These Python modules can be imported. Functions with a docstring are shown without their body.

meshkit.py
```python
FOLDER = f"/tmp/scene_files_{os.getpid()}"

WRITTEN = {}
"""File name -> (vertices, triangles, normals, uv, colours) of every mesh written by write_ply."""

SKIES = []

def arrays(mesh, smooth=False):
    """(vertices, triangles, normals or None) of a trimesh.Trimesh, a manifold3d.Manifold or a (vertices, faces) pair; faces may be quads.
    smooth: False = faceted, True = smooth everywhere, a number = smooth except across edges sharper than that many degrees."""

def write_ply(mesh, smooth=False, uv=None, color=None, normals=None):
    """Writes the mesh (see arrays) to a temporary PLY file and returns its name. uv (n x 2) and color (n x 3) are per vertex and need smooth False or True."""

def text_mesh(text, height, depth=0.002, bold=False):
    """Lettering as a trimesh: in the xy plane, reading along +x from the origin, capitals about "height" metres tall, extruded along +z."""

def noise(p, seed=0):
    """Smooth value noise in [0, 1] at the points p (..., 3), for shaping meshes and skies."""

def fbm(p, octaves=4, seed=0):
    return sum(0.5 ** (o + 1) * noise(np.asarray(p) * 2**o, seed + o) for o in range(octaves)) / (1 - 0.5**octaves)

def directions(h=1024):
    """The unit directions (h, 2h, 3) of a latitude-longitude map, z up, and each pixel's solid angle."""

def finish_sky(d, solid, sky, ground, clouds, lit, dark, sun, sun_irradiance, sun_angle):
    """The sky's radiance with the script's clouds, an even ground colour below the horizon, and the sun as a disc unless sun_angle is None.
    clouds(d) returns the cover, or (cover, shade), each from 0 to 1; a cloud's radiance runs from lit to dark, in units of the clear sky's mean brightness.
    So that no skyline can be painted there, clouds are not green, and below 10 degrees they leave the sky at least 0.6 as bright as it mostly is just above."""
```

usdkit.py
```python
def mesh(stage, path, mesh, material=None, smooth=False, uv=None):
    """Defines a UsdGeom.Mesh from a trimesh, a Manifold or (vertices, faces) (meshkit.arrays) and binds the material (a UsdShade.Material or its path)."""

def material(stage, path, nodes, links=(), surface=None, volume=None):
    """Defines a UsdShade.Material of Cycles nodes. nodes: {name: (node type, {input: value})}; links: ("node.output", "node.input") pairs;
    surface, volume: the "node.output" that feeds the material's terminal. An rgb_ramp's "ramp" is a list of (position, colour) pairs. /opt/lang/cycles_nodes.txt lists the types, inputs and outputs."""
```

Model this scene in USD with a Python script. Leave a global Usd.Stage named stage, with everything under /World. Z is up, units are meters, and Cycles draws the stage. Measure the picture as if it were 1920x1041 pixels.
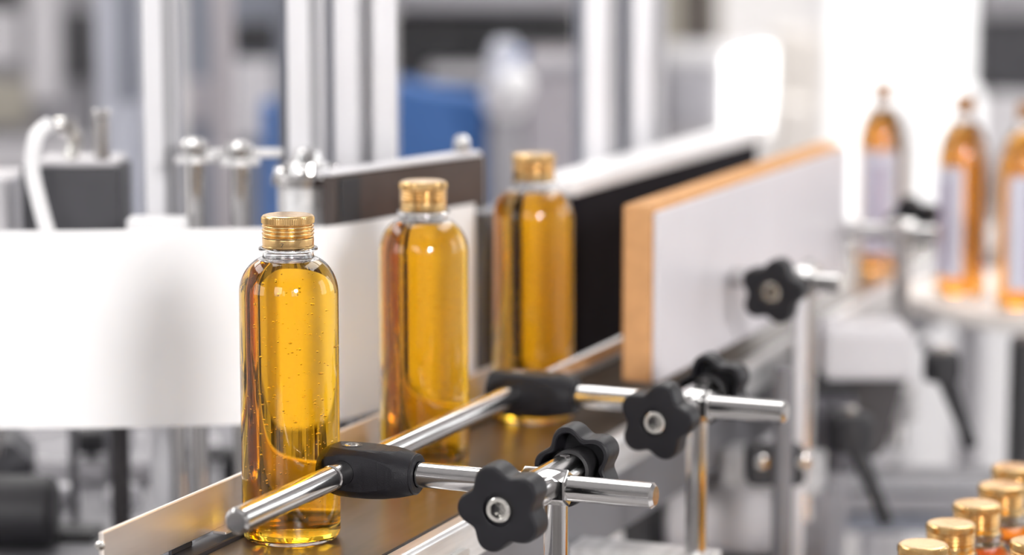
import math, random
import numpy as np
import trimesh
import manifold3d as m3
import shapely.geometry as sg
import usdkit, meshkit
from pxr import Usd, UsdGeom, UsdLux, UsdShade, Gf, Sdf, Vt

rnd = random.Random(7)
stage = Usd.Stage.CreateInMemory()
UsdGeom.SetStageUpAxis(stage, 'Z')
UsdGeom.SetStageMetersPerUnit(stage, 1.0)
UsdGeom.Xform.Define(stage, '/World')
UsdGeom.Scope.Define(stage, '/World/Looks')
PI = math.pi

# ------------------------------------------------------------------ camera, light, exposure
FPX, PCX, PCY = 5000.0, 960.0, 520.5               # focal length in pixels of the 1920 x 1041 picture
PITCH = math.atan(736.0 / FPX)
YAW = math.atan(2070.0 / math.hypot(FPX, 736.0))   # direction of the conveyor
ZB, CAMH = 0.95, 0.310                             # height of the belt, of the camera above the belt
cam = UsdGeom.Camera.Define(stage, '/World/camera')
cam.CreateFocalLengthAttr(36.0 * FPX / 1920.0)
cam.CreateHorizontalApertureAttr(36.0)
cam.CreateVerticalApertureAttr(36.0 * 1041 / 1920)
cam.CreateFStopAttr(3.9)
cam.CreateFocusDistanceAttr(1.245)
cam.CreateClippingRangeAttr((0.05, 200.0))
cam.CreateExposureAttr(-0.1)
cam.AddTranslateOp().Set((0, 0, ZB + CAMH))
cam.AddRotateXOp().Set(90 - math.degrees(PITCH))

dome = UsdLux.DomeLight.Define(stage, '/World/sky_light')
dome.CreateIntensityAttr(1.35)
dome.CreateColorAttr((0.97, 0.98, 1.0))
LAMP = 6.0                                         # radiance of the ceiling panels

# ------------------------------------------------------------------ coordinates
CAM = np.array([0, 0, ZB + CAMH])
FWD = np.array([0, math.cos(PITCH), -math.sin(PITCH)])
UPV = np.array([0, math.sin(PITCH), math.cos(PITCH)])
O = np.array([-.1057, 1.248, ZB])                  # foot of the nearest bottle
U = np.array([math.sin(YAW), math.cos(YAW), 0])    # along the conveyor, away
V = np.array([math.cos(YAW), -math.sin(YAW), 0])   # across it, to the right
CROT = -math.degrees(YAW)                          # turn that takes local x, y to V, U

def W(u, v, w):
    return O + U * u + V * v + np.array([0, 0, w])

def at(px, py, Y):                                 # the point seen at a pixel at a distance
    r = FWD + np.array([1., 0, 0]) * (px - PCX) / FPX - UPV * (py - PCY) / FPX
    return CAM + r * (Y / r[1])

# ------------------------------------------------------------------ scene helpers
used = {}
def numbered(parent, name):
    k = (parent, name)
    n = used.get(k, 0)
    used[k] = n + 1
    return name if n == 0 else f'{name}_{n:03d}'

def tag(prim, label=None, cat=None, group=None, kind=None):
    for k, v in (('label', label), ('category', cat), ('group', group), ('kind', kind)):
        if v:
            prim.SetCustomDataByKey(k, v)
    return prim

def place(x, loc, rotz=0.0):
    x.AddTranslateOp().Set(tuple(float(c) for c in loc))
    if rotz:
        x.AddRotateZOp().Set(float(rotz))

def thing(name, label, cat, loc=(0, 0, 0), rotz=0.0, group=None, kind=None):
    x = UsdGeom.Xform.Define(stage, '/World/' + numbered('/World', name))
    place(x, loc, rotz)
    return tag(x.GetPrim(), label, cat, group, kind)

def part(parent, name, mesh, mat, smooth=35, label=None, kind=None):
    pp = str(parent.GetPath())
    m = usdkit.mesh(stage, pp + '/' + numbered(pp, name), mesh, mat, smooth=smooth)
    return tag(m.GetPrim(), label, None, None, kind)

def single(name, mesh, mat, label=None, cat=None, loc=(0, 0, 0), rotz=0.0, group=None, kind=None, smooth=35):
    m = usdkit.mesh(stage, '/World/' + numbered('/World', name), mesh, mat, smooth=smooth)
    place(m, loc, rotz)
    return tag(m.GetPrim(), label, cat, group, kind)

def copy_of(src, loc, rotz=0.0, label=None, group=None, cat=None):
    was = src.GetCustomData()
    base = src.GetName()
    x = UsdGeom.Xform.Define(stage, '/World/' + numbered('/World', base))
    p = x.GetPrim()
    p.GetReferences().AddInternalReference(src.GetPath())
    p.SetInstanceable(True)
    x.ClearXformOpOrder()
    t = p.GetAttribute('xformOp:translate')
    x.AddTranslateOp().Set(tuple(float(c) for c in loc)) if not t else t.Set(Gf.Vec3d(*[float(c) for c in loc]))
    ops = [p.GetAttribute('xformOp:translate')]
    r = p.GetAttribute('xformOp:rotateZ')
    if not r:
        x.AddRotateZOp().Set(float(rotz))
    else:
        r.Set(float(rotz))
    p.GetAttribute('xformOpOrder').Set(Vt.TokenArray(['xformOp:translate', 'xformOp:rotateZ']))
    return tag(p, label or was.get('label'), cat or was.get('category'), group or was.get('group'))

# ------------------------------------------------------------------ mesh helpers
def TM(v, f):
    return trimesh.Trimesh(np.asarray(v, float), np.asarray(f, int), process=False)

def cat_(*ms):
    return trimesh.util.concatenate([m for m in ms if m is not None])

def box(sx, sy, sz, c=(0, 0, 0), b=0.0):
    """a box with chamfered edges, centred on c"""
    h = np.array([sx, sy, sz]) / 2
    b = min(b, h.min() * .9)
    pts = []
    for s in np.ndindex(2, 2, 2):
        s = np.array(s) * 2 - 1
        if b <= 0:
            pts.append(s * h)
        else:
            for k in range(3):
                q = s * (h - b)
                q[k] = s[k] * h[k]
                pts.append(q)
    m = trimesh.convex.convex_hull(np.array(pts))
    m.apply_translation(c)
    return m

def box2(x0, x1, y0, y1, z0, z1, b=0.0):
    return box(x1 - x0, y1 - y0, z1 - z0, ((x0 + x1) / 2, (y0 + y1) / 2, (z0 + z1) / 2), b)

def lathe(prof, n=48, rfun=None):
    """rings around z; a profile that climbs on the outside faces outwards"""
    vs, idx = [], []
    th = np.arange(n) * 2 * PI / n
    for r, z in prof:
        if r <= 1e-9:
            idx.append([len(vs)])
            vs.append((0, 0, z))
        else:
            rr = r * np.ones(n) if rfun is None else rfun(r, z, th)
            idx.append(list(range(len(vs), len(vs) + n)))
            vs += list(zip(rr * np.cos(th), rr * np.sin(th), [z] * n))
    fs = []
    for a, b in zip(idx, idx[1:]):
        for i in range(n):
            j = (i + 1) % n
            if len(a) == 1 and len(b) == 1:
                break
            if len(a) == 1:
                fs.append((a[0], b[j], b[i]))
            elif len(b) == 1:
                fs.append((a[i], a[j], b[0]))
            else:
                fs += [(a[i], a[j], b[j]), (a[i], b[j], b[i])]
    return TM(vs, fs)

def turn(m, axis='z', c=(0, 0, 0)):
    """turns a mesh built along z so that it runs along another axis, then moves it"""
    m = m.copy()
    R = {'z': np.eye(4), 'x': trimesh.transformations.rotation_matrix(PI / 2, [0, 1, 0]),
         'y': trimesh.transformations.rotation_matrix(-PI / 2, [1, 0, 0]),
         '-y': trimesh.transformations.rotation_matrix(PI / 2, [1, 0, 0]),
         '-z': trimesh.transformations.rotation_matrix(PI, [1, 0, 0])}[axis]
    m.apply_transform(R)
    m.apply_translation(c)
    return m

def rod(r, a, b, n=40, ch=0.0008):
    """a round bar from a to b with chamfered ends"""
    a, b = np.asarray(a, float), np.asarray(b, float)
    L = np.linalg.norm(b - a)
    ch = min(ch, r * .5, L * .3)
    m = lathe([(0, 0), (r - ch, 0), (r, ch), (r, L - ch), (r - ch, L), (0, L)], n)
    m.apply_transform(trimesh.geometry.align_vectors([0, 0, 1], (b - a) / L))
    m.apply_translation(a)
    return m

def tube(pts, r, n=14):
    """a bent round tube through the points (smoothed)"""
    from scipy.interpolate import CubicSpline
    p = np.asarray(pts, float)
    t = np.r_[0, np.cumsum(np.linalg.norm(np.diff(p, axis=0), axis=1))]
    c = CubicSpline(t, p)
    s = np.linspace(0, t[-1], max(10, len(pts) * 7))
    q, d = c(s), c(s, 1)
    d /= np.linalg.norm(d, axis=1)[:, None]
    nrm = np.cross(d[0], [0.3, 0.5, 0.81])
    rings = []
    for i in range(len(s)):
        nrm = nrm - d[i] * (nrm @ d[i])
        nrm /= np.linalg.norm(nrm)
        bn = np.cross(d[i], nrm)
        th = np.arange(n) * 2 * PI / n
        rings.append(q[i] + r * (np.cos(th)[:, None] * nrm + np.sin(th)[:, None] * bn))
    vs, fs = [q[0]], []
    for g in rings:
        vs += list(g)
    vs.append(q[-1])
    for i in range(len(rings) - 1):
        for k in range(n):
            a, b = 1 + i * n + k, 1 + i * n + (k + 1) % n
            fs += [(a, b, b + n), (a, b + n, a + n)]
    e = len(vs) - 1
    for k in range(n):
        fs += [(0, 1 + (k + 1) % n, 1 + k), (e, e - n + k, e - n + (k + 1) % n)]
    return TM(vs, fs)

def loft(rings, cap0=True, cap1=True):
    n = len(rings[0])
    vs, fs = [], []
    for g in rings:
        vs += list(g)
    for i in range(len(rings) - 1):
        for k in range(n):
            a, b = i * n + k, i * n + (k + 1) % n
            fs += [(a, b, b + n), (a, b + n, a + n)]
    if cap0:
        c = len(vs)
        vs.append(np.mean(rings[0], 0))
        fs += [(c, (k + 1) % n, k) for k in range(n)]
    if cap1:
        c, o = len(vs), (len(rings) - 1) * n
        vs.append(np.mean(rings[-1], 0))
        fs += [(c, o + k, o + (k + 1) % n) for k in range(n)]
    return TM(vs, fs)

def extrude(poly, h, z0=0.0):
    m = trimesh.creation.extrude_polygon(poly, h, engine='earcut')
    m.apply_translation((0, 0, z0))
    return m

def to_m3(m):
    m = m.copy()
    m.merge_vertices()
    return m3.Manifold(m3.Mesh(np.asarray(m.vertices, np.float32), np.asarray(m.faces, np.uint32)))

def hexpoly(af, n=6):
    r = af / 2 / math.cos(PI / n)
    return [(r * math.cos(2 * PI * k / n), r * math.sin(2 * PI * k / n)) for k in range(n)]

# ------------------------------------------------------------------ materials
def mat(name, color, rough=.5, metal=0.0, var=.06, scale=40.0, bump=0.0, bscale=200.0, stretch=(1, 1, 1), coat=0.0, spec=.5, rvar=0.0, emit=0.0):
    nodes = {
        'tc': ('texture_coordinate', {}),
        'mp': ('mapping', {'scale': stretch}),
        'n': ('noise_texture', {'scale': scale, 'detail': 4.0, 'roughness': .6}),
        'r': ('rgb_ramp', {'ramp': [(.25, tuple(c * (1 - var) for c in color)), (.75, tuple(min(1, c * (1 + var)) for c in color))]}),
        'p': ('principled_bsdf', {'roughness': rough, 'metallic': metal, 'coat_weight': coat, 'specular_ior_level': spec}),
    }
    links = [('tc.object', 'mp.vector'), ('mp.vector', 'n.vector'), ('n.fac', 'r.fac'), ('r.color', 'p.base_color')]
    if rvar:
        nodes['rr'] = ('map_range', {'from_min': .3, 'from_max': .7, 'to_min': max(.02, rough - rvar), 'to_max': rough + rvar})
        links += [('n.fac', 'rr.value'), ('rr.result', 'p.roughness')]
    if bump:
        nodes['bn'] = ('noise_texture', {'scale': bscale, 'detail': 3.0})
        nodes['b'] = ('bump', {'strength': bump, 'distance': .0005})
        links += [('mp.vector', 'bn.vector'), ('bn.fac', 'b.height'), ('b.normal', 'p.normal')]
    if emit:
        nodes['p'][1].update({'emission_color': color, 'emission_strength': emit})
    return usdkit.material(stage, '/World/Looks/' + name, nodes, links, surface='p.BSDF')

M = {}
M['polished_steel'] = mat('polished_steel', (.63, .62, .615), .13, 1.0, .04, 60, rvar=.03, stretch=(1, 1, .2))
M['satin_steel'] = mat('satin_steel', (.80, .79, .79), .30, .6, .06, 90, bump=.05, bscale=900, stretch=(1, .06, 1), rvar=.05)
M['plate_steel'] = mat('plate_steel', (.80, .73, .68), .38, .75, .10, 55, bump=.06, bscale=500, stretch=(1, .12, 1), rvar=.08)
M['screw_steel'] = mat('screw_steel', (.80, .78, .74), .2, 1.0, .08, 300)
M['aluminium'] = mat('aluminium', (.74, .73, .755), .36, .35, .03, 30, stretch=(1, 1, .1))
M['grey_metal'] = mat('grey_metal', (.21, .205, .22), .45, .4, .1, 12)
M['black_plastic'] = mat('black_plastic', (.0085, .0078, .0105), .47, 0, .2, 90, bump=.2, bscale=1600, rvar=.05, spec=.32)
M['black_rubber'] = mat('black_rubber', (.012, .011, .013), .6, 0, .2, 60)
M['black_foam'] = mat('black_foam', (.011, .0095, .013), .9, 0, .2, 60, spec=.15)
M['dark_metal'] = mat('dark_metal', (.045, .040, .042), .4, .3, .2, 20)
M['charcoal'] = mat('charcoal', (.036, .035, .042), .45, 0, .12, 30)
M['bronze_dark'] = mat('bronze_dark', (.075, .056, .050), .38, .4, .25, 20)
M['gold'] = mat('gold', (.80, .53, .235), .22, 1.0, .06, 120, rvar=.04)
M['white_paper'] = mat('white_paper', (.87, .865, .88), .5, 0, .015, 6)
M['white_paint'] = mat('white_paint', (.82, .81, .82), .4, 0, .03, 8)
M['pale_grey'] = mat('pale_grey', (.60, .58, .60), .4, 0, .05, 8)
M['warm_white'] = mat('warm_white', (.80, .75, .71), .5, 0, .04, 5)
M['mid_grey'] = mat('mid_grey', (.30, .29, .31), .5, 0, .08, 6)
M['gearbox'] = mat('gearbox', (.115, .11, .125), .5, 0, .1, 12)
M['slate'] = mat('slate', (.20, .21, .25), .45, .2, .12, 6)
M['pale_blue_grey'] = mat('pale_blue_grey', (.52, .53, .60), .35, .2, .05, 6)
M['strip_grey'] = mat('strip_grey', (.37, .365, .385), .45, 0, .04, 10)
M['panel_grey'] = mat('panel_grey', (.47, .46, .50), .45, 0, .04, 6)
M['mauve_grey'] = mat('mauve_grey', (.38, .35, .37), .4, .2, .08, 6)
M['near_black'] = mat('near_black', (.018, .017, .020), .5, 0, .15, 10)
M['dark_brown'] = mat('dark_brown', (.06, .045, .04), .5, 0, .2, 8)
M['khaki'] = mat('khaki', (.40, .37, .31), .5, 0, .1, 8)
M['blue_plastic'] = mat('blue_plastic', (.035, .125, .36), .42, 0, .12, 14)
M['orange_foam'] = mat('orange_foam', (.63, .34, .155), .85, 0, .12, 90, bump=.5, bscale=700, spec=.2)
M['pad_grey'] = mat('pad_grey', (.66, .63, .66), .35, 0, .04, 10)
M['floor'] = mat('floor', (.44, .42, .41), .35, 0, .08, 2.5)
M['wall'] = mat('wall', (.80, .78, .78), .7, 0, .03, 2)
M['ceiling'] = mat('ceiling', (.52, .52, .53), .8, 0, .03, 2)
M['brown_cap'] = mat('brown_cap', (.36, .17, .06), .4, 0, .1, 40)
M['label_white'] = mat('label_white', (.66, .66, .76), .45, 0, .04, 30)
M['label_violet'] = mat('label_violet', (.40, .30, .46), .5, 0, .06, 30)
# the belt: dark brown, streaked along its length
M['belt'] = usdkit.material(stage, '/World/Looks/belt', {
    'tc': ('texture_coordinate', {}), 'mp': ('mapping', {'scale': (1, .12, 1)}),
    'n': ('noise_texture', {'scale': 60.0, 'detail': 5.0}),
    'r': ('rgb_ramp', {'ramp': [(.2, (.070, .047, .030)), (.5, (.088, .060, .038)), (.8, (.108, .073, .046))]}),
    'rr': ('map_range', {'from_min': .3, 'from_max': .7, 'to_min': .30, 'to_max': .40}),
    'b': ('bump', {'strength': .08, 'distance': .0005}),
    'p': ('principled_bsdf', {'specular_ior_level': .75, 'coat_weight': .25, 'coat_roughness': .2})},
    [('tc.object', 'mp.vector'), ('mp.vector', 'n.vector'), ('n.fac', 'r.fac'), ('r.color', 'p.base_color'), ('n.fac', 'rr.value'),
     ('rr.result', 'p.roughness'), ('n.fac', 'b.height'), ('b.normal', 'p.normal')], surface='p.BSDF')
# bottle plastic, liquid, bubbles
GLASS, LIQ = 1.50, 1.40
M['clear_plastic'] = usdkit.material(stage, '/World/Looks/clear_plastic', {
    'g': ('glass_bsdf', {'color': (1, 1, 1), 'IOR': GLASS, 'roughness': 0.0})}, [], surface='g.BSDF')
M['liquid'] = usdkit.material(stage, '/World/Looks/liquid', {
    'geo': ('geometry', {}), 'x': ('separate_xyz', {}),
    'm': ('math', {'math_type': 'multiply_add', 'value2': -2.0, 'value3': 1.0}),
    's': ('math', {'math_type': 'multiply'}),
    'g': ('math', {'math_type': 'greater_than', 'value2': .97}),
    'i': ('math', {'math_type': 'multiply_add', 'value2': LIQ - LIQ / GLASS, 'value3': LIQ / GLASS}),
    'b': ('glass_bsdf', {'color': (1, 1, 1), 'roughness': 0.0}),
    'v': ('absorption_volume', {'color': (1.0, .848, .0), 'density': 100.0})},
    [('geo.true_normal', 'x.vector'), ('geo.backfacing', 'm.value1'), ('x.z', 's.value1'), ('m.value', 's.value2'), ('s.value', 'g.value1'),
     ('g.value', 'i.value1'), ('i.value', 'b.IOR')], surface='b.BSDF', volume='v.volume')
M['amber_syrup'] = usdkit.material(stage, '/World/Looks/amber_syrup', {'b': ('glass_bsdf', {'color': (1, 1, 1), 'IOR': LIQ / GLASS}), 'v': ('absorption_volume', {'color': (.985, .70, .0), 'density': 100.0})}, [], surface='b.BSDF', volume='v.volume')
M['bubble'] = usdkit.material(stage, '/World/Looks/bubble', {
    'g': ('glass_bsdf', {'color': (1, 1, 1), 'IOR': 1.0 / LIQ, 'roughness': 0.0})}, [], surface='g.BSDF')
M['pane'] = usdkit.material(stage, '/World/Looks/pane', {
    't': ('transparent_bsdf', {'color': (.97, .98, .98)}), 'g': ('glossy_bsdf', {'roughness': .02, 'color': (1, 1, 1)}),
    'f': ('fresnel', {'IOR': 1.45}), 'm': ('mix_closure', {})},
    [('f.fac', 'm.fac'), ('t.BSDF', 'm.closure1'), ('g.BSDF', 'm.closure2')], surface='m.closure')
M['frosted'] = usdkit.material(stage, '/World/Looks/frosted', {
    't': ('translucent_bsdf', {'color': (.95, .95, .95)}), 'd': ('diffuse_bsdf', {'color': (.85, .85, .85)}), 'm': ('mix_closure', {'fac': .3})},
    [('t.BSDF', 'm.closure1'), ('d.BSDF', 'm.closure2')], surface='m.closure')
M['lamp'] = usdkit.material(stage, '/World/Looks/lamp', {'e': ('emission', {'color': (1.0, .985, .965), 'strength': LAMP})}, [], surface='e.emission')
M['spot'] = usdkit.material(stage, '/World/Looks/spot', {'e': ('emission', {'color': (1.0, .98, .96), 'strength': 105.0})}, [], surface='e.emission')
M['soft'] = usdkit.material(stage, '/World/Looks/soft', {'e': ('emission', {'color': (1.0, .99, .98), 'strength': 6.5})}, [], surface='e.emission')
M['work_light'] = usdkit.material(stage, '/World/Looks/work_light', {'e': ('emission', {'color': (1.0, .99, .98), 'strength': 3.0})}, [], surface='e.emission')

# ------------------------------------------------------------------ the hall
X0, X1, Y0, Y1, ZC = -3.4, 3.0, -3.2, 5.6, 3.1
S = dict(kind='structure')
single('floor', box2(X0, X1, Y0, Y1, -.1, 0), M['floor'], smooth=False, **S)
single('ceiling', box2(X0, X1, Y0, Y1, ZC, ZC + .1), M['ceiling'], smooth=False, **S)
single('yard', box2(-14, 14, -14, 16, -.3, -.11), M['warm_white'], smooth=False, label='pale paved yard outside the hall', **S)

def wall_with_holes(name, length, holes, loc, rotz):
    """a wall in its own xz plane, 0.2 thick towards +y, with rectangular openings (x0, x1, z0, z1)"""
    p = sg.box(0, 0, length, ZC)
    for x0, x1, z0, z1 in holes:
        p = p.difference(sg.box(x0, z0, x1, z1))
    m = extrude(p, .2)
    m.apply_transform(trimesh.transformations.rotation_matrix(PI / 2, [1, 0, 0]))
    m.apply_translation((0, .2, 0))
    return single(name, m, M['wall'], loc=loc, rotz=rotz, smooth=False, **S)

def window(hole, loc, rotz, label, pane, bars=1):
    x0, x1, z0, z1 = hole
    w = thing('window', label, None, loc, rotz, kind='structure')
    f = .05
    fr = cat_(box2(x0, x0 + f, .06, .13, z0, z1, .004), box2(x1 - f, x1, .06, .13, z0, z1, .004),
              box2(x0 + f, x1 - f, .06, .13, z0, z0 + f, .004), box2(x0 + f, x1 - f, .06, .13, z1 - f, z1, .004))
    part(w, 'window_frame', fr, M['white_paint'])
    for k in range(bars):
        xm = x0 + (x1 - x0) * (k + 1) / (bars + 1)
        part(w, 'window_bar', box2(xm - .02, xm + .02, .07, .12, z0 + f, z1 - f, .003), M['white_paint'])
    xs = np.linspace(x0, x1, bars + 2)
    for a, b in zip(xs, xs[1:]):
        part(w, 'pane', box2(a + .02, b - .02, .092, .098, z0 + .02, z1 - .02), pane, smooth=False)
    return w

back_holes = [(4.03, 4.50, .1, 2.3)]
wall_with_holes('wall_back', X1 - X0, back_holes, (X0, Y1, 0), 0)
for h in back_holes:
    window(h, (X0, Y1, 0), 0, 'tall frosted window in the back wall', M['frosted'])
right_holes = [(1.2, 2.7, .9, 2.6), (3.6, 4.6, .9, 2.6)]
wall_with_holes('wall_right', Y1 - Y0, right_holes, (X1, Y1, 0), -90)
for k, h in enumerate(right_holes):
    window(h, (X1, Y1, 0), -90, ('wide', 'narrow')[k] + ' window in the right wall', M['pane'])
left_holes = [(2.0, 4.2, 1.0, 2.5)]
wall_with_holes('wall_left', Y1 - Y0, left_holes, (X0, Y0, 0), 90)
for h in left_holes:
    window(h, (X0, Y0, 0), 90, 'window in the left wall', M['pane'])
front_holes = [(1.0, 2.3, 1.1, 2.5), (3.4, 3.9, 1.2, 2.3), (4.3, 5.6, 1.1, 2.5)]
wall_with_holes('wall_front', X1 - X0, front_holes, (X1, Y0, 0), 180)
for k, h in enumerate(front_holes):
    window(h, (X1, Y0, 0), 180, ('right', 'slim middle', 'left')[k] + ' window in the wall behind the camera', M['pane'])

def ceiling_light(x, y, label):
    t = thing('ceiling_light', label, 'light', (x, y, ZC - .06))
    part(t, 'housing', cat_(box2(-.47, .47, -.92, -.90, 0, .06), box2(-.47, .47, .90, .92, 0, .06), box2(-.47, -.45, -.9, .9, 0, .06), box2(.45, .47, -.9, .9, 0, .06)), M['white_paint'], smooth=False)
    part(t, 'diffuser', box2(-.45, .45, -.9, .9, .02, .03), M['lamp'], smooth=False)
for i, x in enumerate((-2.2, -.5, 1.2)):
    for j, y in enumerate((2.5, 4.55)):
        ceiling_light(x, y, f'{("left", "middle", "right")[i]} ceiling light panel in the {("near", "far")[j]} row')

def studio_lamp(label, pos, head, face, mname):
    t = thing('studio_lamp', label, 'lamp', tuple(pos))
    aim = O + (0, 0, .1) - np.asarray(pos)
    z = aim / np.linalg.norm(aim)
    x = np.cross([0, 0, 1], z)
    x /= np.linalg.norm(x)
    R_ = np.eye(4)
    R_[:3, 0], R_[:3, 1], R_[:3, 2] = x, np.cross(z, x), z
    for nm, mm, g in (('lamp_head', 'white_paint', head), ('lamp_face', mname, face)):
        g = g.copy()
        g.apply_transform(R_)
        part(t, nm, g, M[mm])
    part(t, 'stand', rod(.014, (0, -.16, -pos[2]), (0, -.16, .05), 20), M['dark_metal'])
studio_lamp('round soft lamp on a stand behind the camera, to the right', (.86, -1.10, 1.74),
            lathe([(0, -.13), (.05, -.13), (.09, -.10), (.25, -.01), (.25, .006), (.236, .006), (.23, -.004), (0, -.004)], 48), lathe([(0, -.003), (.228, -.003), (.228, .002), (0, .002)], 48), 'spot')
studio_lamp('square soft panel lamp on a stand behind the camera, to the left', (-.98, -1.10, 1.76),
            cat_(box2(-.42, .42, -.42, .42, -.10, -.01, .01)), box2(-.40, .40, -.40, .40, -.009, .002), 'soft')

# ------------------------------------------------------------------ bottles
RB = .0235
def arc(cx, cz, a, b, t0, t1, n):
    return [(cx + a * math.cos(t), cz + b * math.sin(t)) for t in np.linspace(t0, t1, n)]
shoulder = arc(.00826, .1189, .01524, .0181, 0, 1.30, 20)
outer = [(0, .0022), (.008, .0021), (.0145, .0014), (.0172, .0003), (.0185, 0), (.0200, .0002), (.0217, .0011), (.0229, .0026), (.0235, .0050)] + shoulder + \
        [(.01205, .1372), (.01195, .1380), (.01195, .1389), (.0127, .1393), (.0139, .1396), (.0140, .1402), (.0138, .1408), (.0118, .1412), (.0115, .1420), (.0113, .1540), (.0110, .1546)]
T = .0009
LEVEL = .1346
sh_in = arc(.00826, .1189, .01434, .0172, 0, 1.36, 28)
below = [p for p in sh_in if p[1] < LEVEL]
above = [p for p in sh_in if p[1] >= LEVEL]
q0, q1 = below[-1], above[0]
tq = (LEVEL - q0[1]) / (q1[1] - q0[1])
rim = (q0[0] + (q1[0] - q0[0]) * tq, LEVEL)
inner_top = [(.0102, .1546), (.0103, .1420), (.0109, .1380)] + above[::-1] + [rim]
liquid_wall = [(0, .0046), (.009, .0044), (.0150, .0036), (.0180, .0027), (.0200, .0026), (.0216, .0036), (.0226, .0058)] + below + [rim]
NB = 96
shell_mesh = lathe(outer + inner_top, NB)
liquid_mesh = lathe(liquid_wall + [(0, LEVEL)], NB)

RC = .01235
def knurl(r, z, th):
    return r * (1 + .012 * np.sign(np.cos(78 * th)) * np.minimum(1, 1.6 * np.abs(np.cos(78 * th))))
cap_prof = [(.0110, .1458), (.0121, .1458), (.01225, .1462)]
for zc in (.1475, .1493, .1511):
    cap_prof += [(.01165, zc - .00085), (.01195, zc - .0006), (.0123, zc - .0003), (.01238, zc), (.0123, zc + .0003), (.01195, zc + .0006), (.01165, zc + .00085)]
cap_prof += [(.0117, .1524), (.0117, .1556), (.0106, .1560), (.0106, .1564), (0, .1565)]
cap_mesh = lathe(cap_prof, 72)
knurl_mesh = lathe([(.0116, .1522), (.0121, .1523), (.01242, .1526), (.01242, .1551), (.01225, .1556), (.0118, .1561), (.0110, .1564), (.0105, .1564)], 312, lambda r, z, th: knurl(r, z, th) if .1525 < z < .1552 else r * np.ones(len(th)))
band_mesh = lathe([(.0116, .1409), (.0122, .1410), (.0124, .1413), (.01225, .1417), (.0120, .1420), (.01215, .1424), (.0122, .1452), (.0120, .1455), (.0116, .1456)], 72)
bub = []
rb = random.Random(11)
ico = trimesh.creation.icosphere(1, 1.0)
while len(bub) < 360:
    z = rb.uniform(.012, .128) if rb.random() < .8 else rb.uniform(.03, .07)
    a = rb.uniform(0, 2 * PI)
    rr = .0222 * math.sqrt(rb.uniform(.05, .72))
    if z > .117:
        rr *= .66
    r = rb.choice((.00016, .0002, .00025, .0003, .0004, .0005)) * rb.uniform(.8, 1.15)
    bub.append(TM(ico.vertices * r + (rr * math.cos(a), rr * math.sin(a), z), ico.faces))
bubble_mesh = cat_(*bub)
mark = meshkit.text_mesh('7', .0017, .0002)
mark.apply_translation(-mark.bounds.mean(0))
mark.apply_transform(trimesh.transformations.rotation_matrix(PI / 2, [1, 0, 0]))
mark.apply_translation((-.0018, -.01217, .1432))

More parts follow.
